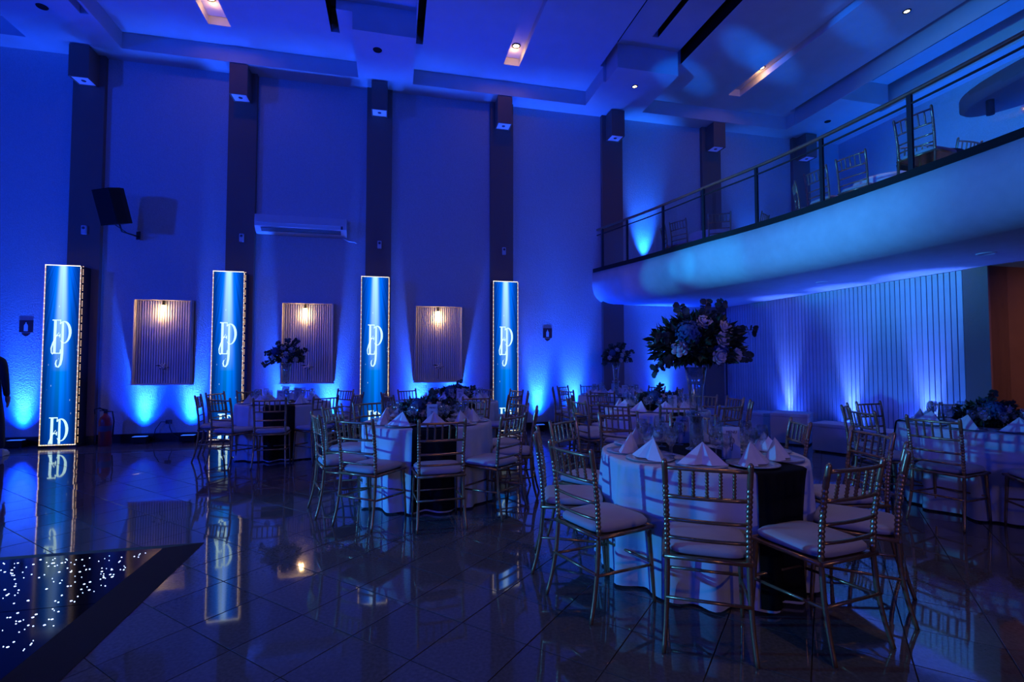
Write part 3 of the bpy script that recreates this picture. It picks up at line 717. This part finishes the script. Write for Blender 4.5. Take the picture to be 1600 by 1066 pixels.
def place_names(c, angs):
    """names each place at a table, counted from the place nearest the camera"""
    na = math.degrees(math.atan2(-c[1], -c[0])) % 360
    def off(a): return (a - na + 540) % 360 - 180
    o = sorted(range(len(angs)), key=lambda i: abs(off(angs[i]))); near = o[0]; names = {near: 'the near place'}
    rest_ = sorted([i for i in range(len(angs)) if i != near], key=lambda i: abs((angs[i]-angs[near]+540) % 360-180))
    cl = cr = 0
    for i in rest_:
        d = (angs[i]-angs[near]+540) % 360-180
        if d < 0: cl += 1; names[i] = '%s place left of the near one' % ORD[cl]
        else: cr += 1; names[i] = '%s place right of the near one' % ORD[cr]
    return names

# ---- flowers
def rose_mesh():
    bm = bmesh.new(); rr = random.Random(2)
    bmesh.ops.create_icosphere(bm, subdivisions=2, radius=.55)
    for ring, (n, r, tilt, sz) in enumerate(((4, .42, 15, .62), (6, .68, 35, .72), (7, .88, 62, .70))):
        for k in range(n):
            a = 2*pi*k/n + ring*.5 + rr.uniform(-.1, .1)
            m = Matrix.Rotation(a, 4, 'Z') @ Matrix.Translation((r, 0, .18-.2*ring)) @ Matrix.Rotation(R(tilt), 4, 'Y') @ Matrix.Diagonal((.14, sz*.62, sz*.72, 1))
            bmesh.ops.create_uvsphere(bm, u_segments=8, v_segments=6, radius=1, matrix=m)
    return finish(bm, 'rose', 'rose', True)
rose_me = rose_mesh()
def hyd_mesh():
    bm = bmesh.new(); rr = random.Random(4)
    bmesh.ops.create_icosphere(bm, subdivisions=2, radius=.82)
    for k in range(230):
        z = rr.uniform(-.6, 1); a = rr.uniform(0, 2*pi); s = sqrt(max(0, 1-z*z)); n = Vector((s*cos(a), s*sin(a), z))
        q = n.to_track_quat('Z', 'Y').to_matrix().to_4x4()
        for p in range(4):
            c = n*(.90+rr.uniform(0, .12)) + q.to_3x3() @ Vector((.055*cos(p*pi/2+a), .055*sin(p*pi/2+a), 0))
            m = Matrix.Translation(c) @ q; v = [bm.verts.new(m @ Vector((x, y, zz))) for x, y, zz in ((-.055, -.055, .0), (.055, -.055, .03), (.055, .055, .0), (-.055, .055, .03))]; bm.faces.new(v)
    return finish(bm, 'hydrangea', 'hyd', True)
hyd_me = hyd_mesh()
def foliage_mesh(rx, ry, rz, n, seed, lsize, m='leaf', droop=.15):
    bm = bmesh.new(); rr = random.Random(seed)
    for k in range(n):
        while True:
            p = Vector((rr.uniform(-1, 1), rr.uniform(-1, 1), rr.uniform(-1, 1)))
            if .35 < p.length < 1: break
        if p.z < -.55: p.z *= .6
        d = (p.normalized() + Vector((rr.uniform(-.7, .7), rr.uniform(-.7, .7), rr.uniform(-.5, .6)))).normalized()
        c = Vector((p.x*rx, p.y*ry, p.z*rz)); l = lsize*rr.uniform(.6, 1.4); w = l*rr.uniform(.32, .5)
        s = d.cross(Vector((rr.uniform(-1, 1), rr.uniform(-1, 1), rr.uniform(-1, 1)))).normalized(); u = s.cross(d)
        v = [bm.verts.new(q) for q in (c, c + d*l*.5 + s*w*.5 + u*l*.06, c + d*l + u*l*-droop, c + d*l*.5 - s*w*.5 + u*l*.06)]
        mid = bm.verts.new(c + d*l*.52 - u*l*.03)
        for a, b in ((0, 1), (1, 2), (2, 3), (3, 0)): bm.faces.new((v[a], v[b], mid))
    return finish(bm, 'foliage', m)
def sprig_mesh(p0, p1, seed, n=11, ls=.035):
    bm = bmesh.new(); rr = random.Random(seed); p0, p1 = Vector(p0), Vector(p1); tube(bm, [p0, (p0+p1)/2 + Vector((0, 0, .02)), p1], .003, 5, True, 1)
    for k in range(n):
        t = (k+1.5)/(n+.8); c = p0.lerp(p1, t) + Vector((0, 0, .02*4*t*(1-t)*.5))
        for s in (-1, 1):
            d = ((p1-p0).normalized().cross(Vector((.2, .9, .4))) * s + Vector((rr.uniform(-.4, .4), rr.uniform(-.4, .4), rr.uniform(-.3, .5)))).normalized()
            r = ls*rr.uniform(.5, .8); cc = c + d*r; a = d; b = a.cross(Vector((rr.uniform(-1, 1), rr.uniform(-1, 1), rr.uniform(-1, 1)))).normalized()
            ring = [bm.verts.new(cc + (a*cos(2*pi*q/7) + b*sin(2*pi*q/7)*.85)*r) for q in range(7)]; bm.faces.new(ring)
    return finish(bm, 'sprig', ('euca', 'stem'))
def bouquet(name, label, loc, rx, ry, rz, n, seed, ls, flowers, sprigs, group):
    t = thing(name, label, 'flowers', loc, 0, group)
    f = link('foliage', foliage_mesh(rx, ry, rz, n, seed, ls), t); f['kind'] = 'stuff'
    for kind, p, r in flowers:
        v = Vector(p); v = Vector((v.x*rx, v.y*ry, v.z*rz)); o = link('rose' if kind == 'r' else 'hydrangea', rose_me if kind == 'r' else hyd_me, t, v)
        o.scale = (r, r, r); o.rotation_euler = Vector((v.x, v.y*1.4, v.z+.05)).to_track_quat('Z', 'Y').to_euler()
    for k, (a, b) in enumerate(sprigs): link('sprig', sprig_mesh(a, b, seed*10+k), t)
    return t
TALL_F = [('h', (-.55, -.62, .35), .088), ('h', (.15, -.85, -.25), .05), ('r', (-.12, -.62, .78), .048), ('r', (.42, -.68, .55), .050), ('r', (.12, -.98, .12), .042), ('r', (-.78, -.62, -.2), .046), ('r', (.05, -.95, -.48), .044), ('r', (.68, -.7, -.45), .046), ('r', (.35, .5, .7), .045), ('r', (-.4, .6, .6), .045), ('r', (.9, .2, .1), .044), ('r', (-.9, .3, .1), .044), ('r', (0, .95, 0), .044), ('h', (.5, .75, .1), .09)]
TALL_S = [((.15, -.1, .05), (.42, -.12, .10)), ((-.2, -.1, -.1), (-.40, -.12, -.20)), ((.1, -.05, .15), (.20, -.05, .30)), ((-.1, -.05, .12), (-.16, -.06, .27)), ((0, -.1, .1), (.03, -.1, .31)), ((-.2, -.1, .02), (-.37, -.1, .03)), ((.2, -.1, -.1), (.34, -.15, -.10))]
LOW_F = [('h', (-.42, -.6, .5), .085), ('r', (.05, -.75, .5), .040), ('r', (.45, -.6, .5), .042), ('r', (-.75, -.5, .1), .038), ('r', (.25, -.9, .0), .036), ('r', (.78, -.4, .2), .038), ('h', (.1, .1, .75), .07), ('r', (-.25, -.85, -.05), .036), ('r', (-.4, .6, .5), .04), ('r', (.5, .6, .4), .04)]
LOW_S = [((.12, 0, .05), (.30, -.03, .10)), ((-.1, 0, .04), (-.29, -.05, .06)), ((.02, 0, .08), (.06, -.02, .22))]
def tall_vase(loc, label, group='tall glass vases'):
    t = thing('flower_vase', label, 'vase', loc, 0, group)
    bm = bmesh.new(); lathe(bm, [(0, 0), (.075, 0), (.078, .008), (.05, .016), (.047, .03), (.047, .235), (.044, .235), (.044, .03), (0, .024)], 24); link('foot', finish(bm, 'foot', 'vase', True), t)
    bm = bmesh.new(); lathe(bm, [(0, .236), (.07, .236), (.07, .262), (.062, .266), (0, .266)], 24); link('collar', finish(bm, 'collar', 'vase', True), t)
    bm = bmesh.new(); lathe(bm, [(.0, .268), (.040, .268), (.043, .32), (.055, .45), (.075, .58), (.072, .58), (.052, .45), (.040, .32), (0, .28)], 24); link('trumpet', finish(bm, 'trumpet', 'vase', True), t)
    return t

# table: name, centre, radius, runner angle, chairs (rear-leg ring radius, angles), settings, centrepiece
T = [
 ('nearest tall-vase table', (2.06, 3.13), .66, 101, 1.14, [165, 199, 238, 275, 312, 350, 26, 60, 90, 127], 2, 'tall'),
 ('nearest low-flower table', (.35, 5.37), .66, 92, 1.14, [201, 234, 272, 309, 345, 20, 57, 92, 125, 155], 2, 'low'),
 ('far-left tall-vase table', (-1.61, 8.25), .66, 95, 1.14, [192, 238, 272, 308, 345, 45, 88, 130, 160], 1, 'tall'),
 ('far-middle low-flower table', (.95, 7.95), .66, 90, 1.14, [205, 240, 277, 312, 348, 20, 58, 95, 130, 168], 1, 'low'),
 ('low-flower table behind the nearest', (3.34, 6.02), .66, 92, 1.14, [217, 253, 285, 322, 357, 25, 65, 110, 150, 185], 2, 'low'),
 ('back-wall tall-vase table', (3.90, 8.5), .66, 92, 1.14, [165, 200, 235, 270, 305, 342, 20, 55, 92, 128], 1, 'tall'),
 ('right-hand low-flower table', (5.62, 3.75), .70, 118, 1.17, [197, 236, 270, 161, 128, 95, 48], 2, 'low'),
]
CH_OFF = {('nearest tall-vase table', 26): (.17, -50), ('nearest tall-vase table', 90): (.16, 0), ('nearest tall-vase table', 350): (.1, 0), ('nearest low-flower table', 155): (-.02, 0)}
for ti, (tn, c, rt, ra, ring, angs, nset, cen) in enumerate(T):
    seed = 100 + ti; sh = tn
    t = thing('banquet_table', 'round banquet table hidden under the cloth, %s' % tn, 'table', (c[0], c[1], .002), 0, 'banquet tables')
    link('tabletop', top_me, t, (0, 0, TH-.03))
    for k in range(4): link('leg', leg_me, t, (.4*cos(pi/4+k*pi/2), .4*sin(pi/4+k*pi/2), 0))
    tag(link('tablecloth', make_cloth(rt, seed), None, (c[0], c[1], .004)), 'white floor-length cloth on the %s' % tn, 'tablecloth', 'white tablecloths')
    tag(link('table_runner', make_runner(rt, seed, R(ra)), None, (c[0], c[1], .004), (0, 0, R(ra))), 'black runner across the %s' % tn, 'table runner', 'black table runners')
    nm = place_names(c, angs)
    for i, a in enumerate(angs):
        dr, da = CH_OFF.get((tn, a), (0, 0)); rr = ring - .25 + dr + .02*((i*7) % 3 - 1)*.5
        x = c[0] + (rr)*cos(R(a)); y = c[1] + rr*sin(R(a))
        chair(x, y, R(a+180+da) + R(((i*37) % 7 - 3)*1.2), 'gold chair, %s, %s' % (nm[i], tn), 'gold chairs at the round tables')
        zt = TH + .004; ca, sa = cos(R(a)), sin(R(a)); rp = rt - .175
        px, py = c[0] + rp*ca, c[1] + rp*sa
        dz = .0045 if abs(sin(R(a-ra)))*rp < .36 else 0
        tag(link('charger_plate', plate_me, None, (px, py, zt+dz)), 'round charger plate, %s, %s' % (nm[i], tn), 'plate', 'charger plates')
        tag(link('napkin', napkin_me, None, (px, py, zt+dz+.0095), (0, 0, R(a+90+((i*53) % 40)-20))), 'folded white napkin, %s, %s' % (nm[i], tn), 'napkin', 'folded napkins')
        for g in range(nset):
            ag = R(a + (13 if g == 0 else -3)); rg = rt - (.27 if g == 0 else .36) - (.0 if g == 0 else .02)
            gx, gy = c[0] + rg*cos(ag), c[1] + rg*sin(ag); dz2 = .0045 if abs(sin(ag-R(ra)))*rg < .26 else 0
            tag(link('wine_glass' if g == 0 else 'water_goblet', wine_me if g == 0 else gob_me, None, (gx, gy, zt+dz2)), '%s, %s, %s' % ('clear wine glass' if g == 0 else 'small clear goblet', nm[i], tn), 'glass', 'table glasses')
    # menu cards
    cards = [((.06, -.26), -8), ((.10, .36), 8)] if ti == 0 else [((.02, -.36), 0), ((.13, .32), 10)]
    if tn.startswith('right'): cards = [((-.12, .34), 40), ((.25, -.30), 60)]
    for k, ((dx, dy), rz) in enumerate(cards):
        t = thing('menu_card', 'standing white menu card on the %s, %s' % (tn, 'nearer one' if k == 0 else 'farther one'), 'menu card', (c[0]+dx, c[1]+dy, TH+.0085), R(rz-13), 'menu cards')
        cd = link('card', card_me, t)
        for s_ in (1, -1):
            yy = lambda z: -s_*(.0250 - .0734*z)
            link('lettering', menu_txt, cd, (0, yy(.160), .160), (R(90-4.2), 0, 0 if s_ == 1 else pi))
            o = link('monogram', mono_ink, cd, (0, yy(.075), .075), (R(-4.2), 0, 0 if s_ == 1 else pi)); o.scale = (.11, .11, .11)
    # centrepiece
    rd = {0: (0, .06)}.get(ti, (0, 0)); cx, cy = c[0]+rd[0], c[1]+rd[1]; zt = TH + .009
    if cen == 'tall':
        tall_vase((cx+.02, cy, zt), 'tall clear trumpet vase on the %s' % tn)
        k = 1 if ti == 0 else .78
        bouquet('flower_arrangement', 'tall dome of dark leaves and white roses above the %s' % tn, (cx+.02, cy, zt + .58 + .165*k), .29*k, .27*k, .185*k, 1500 if ti == 0 else 800, 20+ti, .07*k, [(a, b, r*k) for a, b, r in TALL_F], [(Vector(a)*k, Vector(b)*k) for a, b in TALL_S], 'tall flower arrangements')
    else:
        bouquet('flower_arrangement', 'low mound of leaves and pale roses on the %s' % tn, (cx, cy, zt + .10), .25, .21, .12, 750, 20+ti, .06, LOW_F, LOW_S, 'low flower arrangements')

# ================================================================== WHITE CUBES by the slatted wall
for i, (x, y, s, h, rz, l) in enumerate(((6.62, 9.15, .50, .45, 0, 'farthest one in the corner'), (6.72, 8.15, .5, .45, 4, 'second from the corner'), (6.62, 7.35, .56, .52, 38, 'third from the corner'), (6.64, 6.50, .48, .44, 25, 'fourth from the corner, behind the chairs'), (6.6, 5.7, .48, .44, 8, 'nearest one behind the chairs'))):
    t = thing('cube_seat', 'white upholstered cube seat by the slatted wall, %s' % l, 'pouf', (x, y, .002), R(rz), 'white cube seats')
    link('body', bx6(-s/2, s/2, -s/2, s/2, .02, h-.06, 'cube', 'body', .012), t); link('top_pad', bx6(-s/2-.003, s/2+.003, -s/2-.003, s/2+.003, h-.062, h, 'cube', 'top_pad', .016), t)
    for sx in (-1, 1):
        for sy in (-1, 1): link('foot', bx((sx*(s/2-.05), sy*(s/2-.05), .01), (.04, .04, .02), 'black', 'foot'), t)

# ================================================================== GALLERY
t = thing('gallery_railing', 'dark metal railing with bronze handrail along the gallery edge', 'railing', (0, 0, 0))
def gpt(y, inset):
    for i in range(len(EC)-1):
        a, b = EC[i], EC[i+1]
        if b.y <= y <= a.y:
            u = (a.y-y)/(a.y-b.y); p = a.lerp(b, u); return (p.x + inset, y)
    return (EC[-1].x + inset, y)
ysr = [9.90 - .25*k for k in range(48)]
bm = bmesh.new(); tube(bm, [(*gpt(y, .09), 4.165) for y in ysr], .024, 10); link('handrail', finish(bm, 'handrail', 'rail', True), t)
bm = bmesh.new(); tube(bm, [(*gpt(y, .09), 4.05) for y in ysr], .013, 8); link('mid_rail', finish(bm, 'mid_rail', 'steel', True), t)
bm = bmesh.new(); n = len(ysr)
sec = [(-.012, 3.252), (.16, 3.252), (.16, 3.33), (-.012, 3.33)]; rr_ = [[bm.verts.new((gpt(y, d)[0], y, z)) for d, z in sec] for y in ysr]
for a, b in zip(rr_, rr_[1:]):
    for k in range(4): bm.faces.new((a[k], a[(k+1) % 4], b[(k+1) % 4], b[k]))
link('kerb', finish(bm, 'kerb', 'matt'), t)
pys = [9.72, 8.98, 8.02, 7.08, 6.12, 5.12, 4.05, 2.95, 1.8, .6, -.6]
for y in pys:
    x, _ = gpt(y, .09); link('post', bx((x, y, 3.74), (.03, .05, .83), 'steel', 'post', .003), t)
for a, b in zip(pys, pys[1:]):
    xa, xb = gpt(a, .09)[0], gpt(b, .09)[0]; bm = bmesh.new(); k = 4; col = []
    for q in range(k+1):
        y = lerp(a-.03, b+.03, q/k); x = gpt(y, .09)[0]; col.append([bm.verts.new((x+dx, y, z)) for dx, z in ((-.004, 3.345), (.004, 3.345), (.004, 4.02), (-.004, 4.02))])
    for p_, q_ in zip(col, col[1:]):
        for e in range(4): bm.faces.new((p_[e], p_[(e+1) % 4], q_[(e+1) % 4], q_[e]))
    bm.faces.new(col[0]); bm.faces.new(col[-1][::-1]); link('glass_pane', finish(bm, 'glass_pane', 'pane'), t)
# gallery chairs (rear post centre, facing), tables
GC = [((5.63, 4.38), (.98, .12), 'tallest in view, right behind the railing beside the dark table'), ((6.48, 5.02), (.5, .86), 'behind the dark round table'), ((6.99, 4.76), (.0, 1), 'right of the dark round table'),
      ((5.94, 5.46), (.98, .2), 'second from the dark table, at the railing'), ((5.92, 6.02), (.98, .02), 'third from the dark table, at the railing'), ((6.10, 6.60), (.9, -.7), 'seen edge-on left of the third one'),
      ((5.89, 8.20), (.55, .8), 'in front of the white gallery table'), ((6.75, 8.05), (-.5, .8), 'right of the white gallery table'), ((5.42, 8.84), (.95, .35), 'left of the white gallery table'), ((5.36, 9.30), (.9, -.3), 'farthest, in the gallery corner')]
for (x, y), d, l in GC:
    v = Vector(d).normalized(); chair(x + v.x*.23, y + v.y*.23, math.atan2(v.y, v.x), 'gold chair on the gallery, %s' % l, 'gold chairs on the gallery', BZ+.002)
t = thing('round_table', 'dark round table on the gallery behind the railing', 'table', (6.78, 5.0 - .02, BZ+.002))
t.location = (6.20, 4.64, BZ+.002)
bm = bmesh.new(); lathe(bm, [(0, .52), (.30, .52), (.32, .535), (.32, .55), (0, .555)], 30); link('tabletop', finish(bm, 'tabletop', 'matt', True), t)
bm = bmesh.new(); lathe(bm, [(0, 0), (.2, 0), (.2, .02), (.035, .05), (.035, .52)], 18); link('pedestal', finish(bm, 'pedestal', 'matt', True), t)
for (x, y), l in (((6.32, 9.12), 'far end'), ((6.95, 5.82), 'middle')):
    TH0 = TH
    tag(link('tablecloth', make_cloth(.40, 300+int(y)), None, (x, y, BZ+.004)), 'white cloth on a small gallery table, %s' % l, 'tablecloth', 'gallery tablecloths')
    g = thing('cocktail_table', 'small round gallery table under white cloth, %s' % l, 'table', (x, y, BZ+.002), 0, 'gallery tables')
    o = link('tabletop', top_me, g, (0, 0, TH-.03)); o.scale = (.58, .58, 1)
    bm = bmesh.new(); lathe(bm, [(0, 0), (.2, 0), (.2, .02), (.03, .05), (.03, TH-.03)], 16); link('pedestal', finish(bm, 'pedestal', 'black', True), g)
# oval hanging canopy over the gallery
t = thing('hanging_canopy', 'dark oval canopy with a short post fixed to the gallery wall at right', 'canopy', (9.0, 4.45, 5.34))
bm = bmesh.new(); a, b = .62, 1.75; n = 48; prf = [(.90, .0), (1, .05), (1.0, .22), (.97, .25)]; rings = []
for s, z in prf: rings.append([bm.verts.new((a*s*cos(2*pi*k/n), (b-a*(1-s))*sin(2*pi*k/n), z)) for k in range(n)])
for p_, q_ in zip(rings, rings[1:]):
    for k in range(n): bm.faces.new((p_[k], p_[(k+1) % n], q_[(k+1) % n], q_[k])).smooth = True
bm.faces.new(rings[0][::-1]); bm.faces.new(rings[-1]); link('shell', finish(bm, 'shell', 'slatback'), t)
bm = bmesh.new(); tube(bm, [(-.25, 1.2, .01), (-.25, 1.2, -.22)], .05, 14); link('post', finish(bm, 'post', 'matt'), t)
bm = bmesh.new()
for y in (-1.0, .2): tube(bm, [(.5, y, .12), (RX-9.005, y, .12)], .03, 8)
link('wall_arms', finish(bm, 'wall_arms', 'black'), t)

# ================================================================== PERSON at the left edge
t = thing('person', 'person in dark jacket and pale shoes standing at the left edge', 'person', (-5.83, 8.95, .004), R(12))
def skinned(name, verts, edges, m, sub=2):
    me = bpy.data.meshes.new(name); me.from_pydata([v[0] for v in verts], edges, []); o = link(name, me, t)
    md = o.modifiers.new('skin', 'SKIN'); md.use_smooth_shade = True
    for i, v in enumerate(verts): me.skin_vertices[0].data[i].radius = v[1] if isinstance(v[1], tuple) else (v[1], v[1])
    me.skin_vertices[0].data[0].use_root = True
    s = o.modifiers.new('sub', 'SUBSURF'); s.levels = s.render_levels = sub
    me.materials.append(M[m]); return o
bv = [((0, 0, .93), (.185, .13)), ((0, 0, 1.10), (.19, .13)), ((0, 0, 1.28), (.20, .13)), ((0, 0, 1.42), (.10, .09)), ((0, .01, 1.50), .058),
      ((.19, 0, 1.40), .062), ((.235, -.02, 1.14), .05), ((.24, .05, .86), .038), ((-.19, 0, 1.40), .062), ((-.235, -.02, 1.14), .05), ((-.24, .05, .86), .038),
      ((.12, 0, .86), .09), ((.18, .01, .50), .065), ((.22, -.01, .10), .045), ((-.09, 0, .86), .09), ((-.10, .01, .50), .065), ((-.105, -.01, .10), .045)]
skinned('body', bv, [(0, 1), (1, 2), (2, 3), (3, 4), (3, 5), (5, 6), (6, 7), (3, 8), (8, 9), (9, 10), (0, 11), (11, 12), (12, 13), (0, 14), (14, 15), (15, 16)], 'dark_cloth')
bm = bmesh.new(); bmesh.ops.create_uvsphere(bm, u_segments=20, v_segments=14, radius=1, matrix=Matrix.Translation((0, .02, 1.63)) @ Matrix.Diagonal((.078, .098, .118, 1)))
bmesh.ops.create_cone(bm, cap_ends=True, segments=8, radius1=.02, radius2=.008, depth=.05, matrix=Matrix.Translation((0, .118, 1.615)))
for s in (-1, 1): bmesh.ops.create_uvsphere(bm, u_segments=8, v_segments=6, radius=1, matrix=Matrix.Translation((s*.08, .01, 1.62)) @ Matrix.Diagonal((.01, .02, .03, 1)))
link('head', finish(bm, 'head', 'skin', True), t)
bm = bmesh.new()
for s in (-1, 1): bmesh.ops.create_uvsphere(bm, u_segments=8, v_segments=6, radius=.011, matrix=Matrix.Translation((s*.03, .108, 1.64)))
link('eyes', finish(bm, 'eyes', 'ink', True), t)
link('mouth', bx((0, .113, 1.575), (.045, .008, .009), 'darkred', 'mouth', .002), t)
bm = bmesh.new(); bmesh.ops.create_uvsphere(bm, u_segments=20, v_segments=14, radius=1, matrix=Matrix.Translation((0, -.002, 1.655)) @ Matrix.Diagonal((.087, .098, .112, 1)))
bmesh.ops.bisect_plane(bm, geom=bm.verts[:]+bm.edges[:]+bm.faces[:], plane_co=(0, .05, 1.64), plane_no=(0, .75, -.66), clear_outer=True); link('hair', finish(bm, 'hair', 'ink', True), t)
for s in (-1, 1):
    hv = [((s*.24, .055, .89), .034), ((s*.24, .07, .83), .036), ((s*.24, .085, .78), .030)]; ed = [(0, 1), (1, 2)]
    for q, (dy, l) in enumerate(((-.026, .058), (-.008, .072), (.010, .068), (.026, .052))):
        i = len(hv); hv += [((s*.24, .085+dy, .765), .010), ((s*.236, .092+dy, .765-l*.55), .0088), ((s*.230, .090+dy, .765-l), .0075)]; ed += [(2, i), (i, i+1), (i+1, i+2)]
    i = len(hv); hv += [((s*.235, .115, .815), .012), ((s*.228, .135, .785), .009)]; ed += [(1, i), (i, i+1)]
    skinned('hand', hv, ed, 'skin', 1)
    bm = bmesh.new(); prism(bm, [(-.045, -.09), (.045, -.09), (.05, .06), (.035, .16), (0, .185), (-.035, .16), (-.05, .06)], 0, .03)
    bmesh.ops.create_uvsphere(bm, u_segments=14, v_segments=8, radius=1, matrix=Matrix.Translation((0, .04, .04)) @ Matrix.Diagonal((.046, .13, .045, 1)))
    box(bm, (0, -.045, .065), (.08, .085, .08), None, .02); link('shoe', finish(bm, 'shoe', 'shoe'), t, (.22 if s == 1 else -.105, .0, 0))
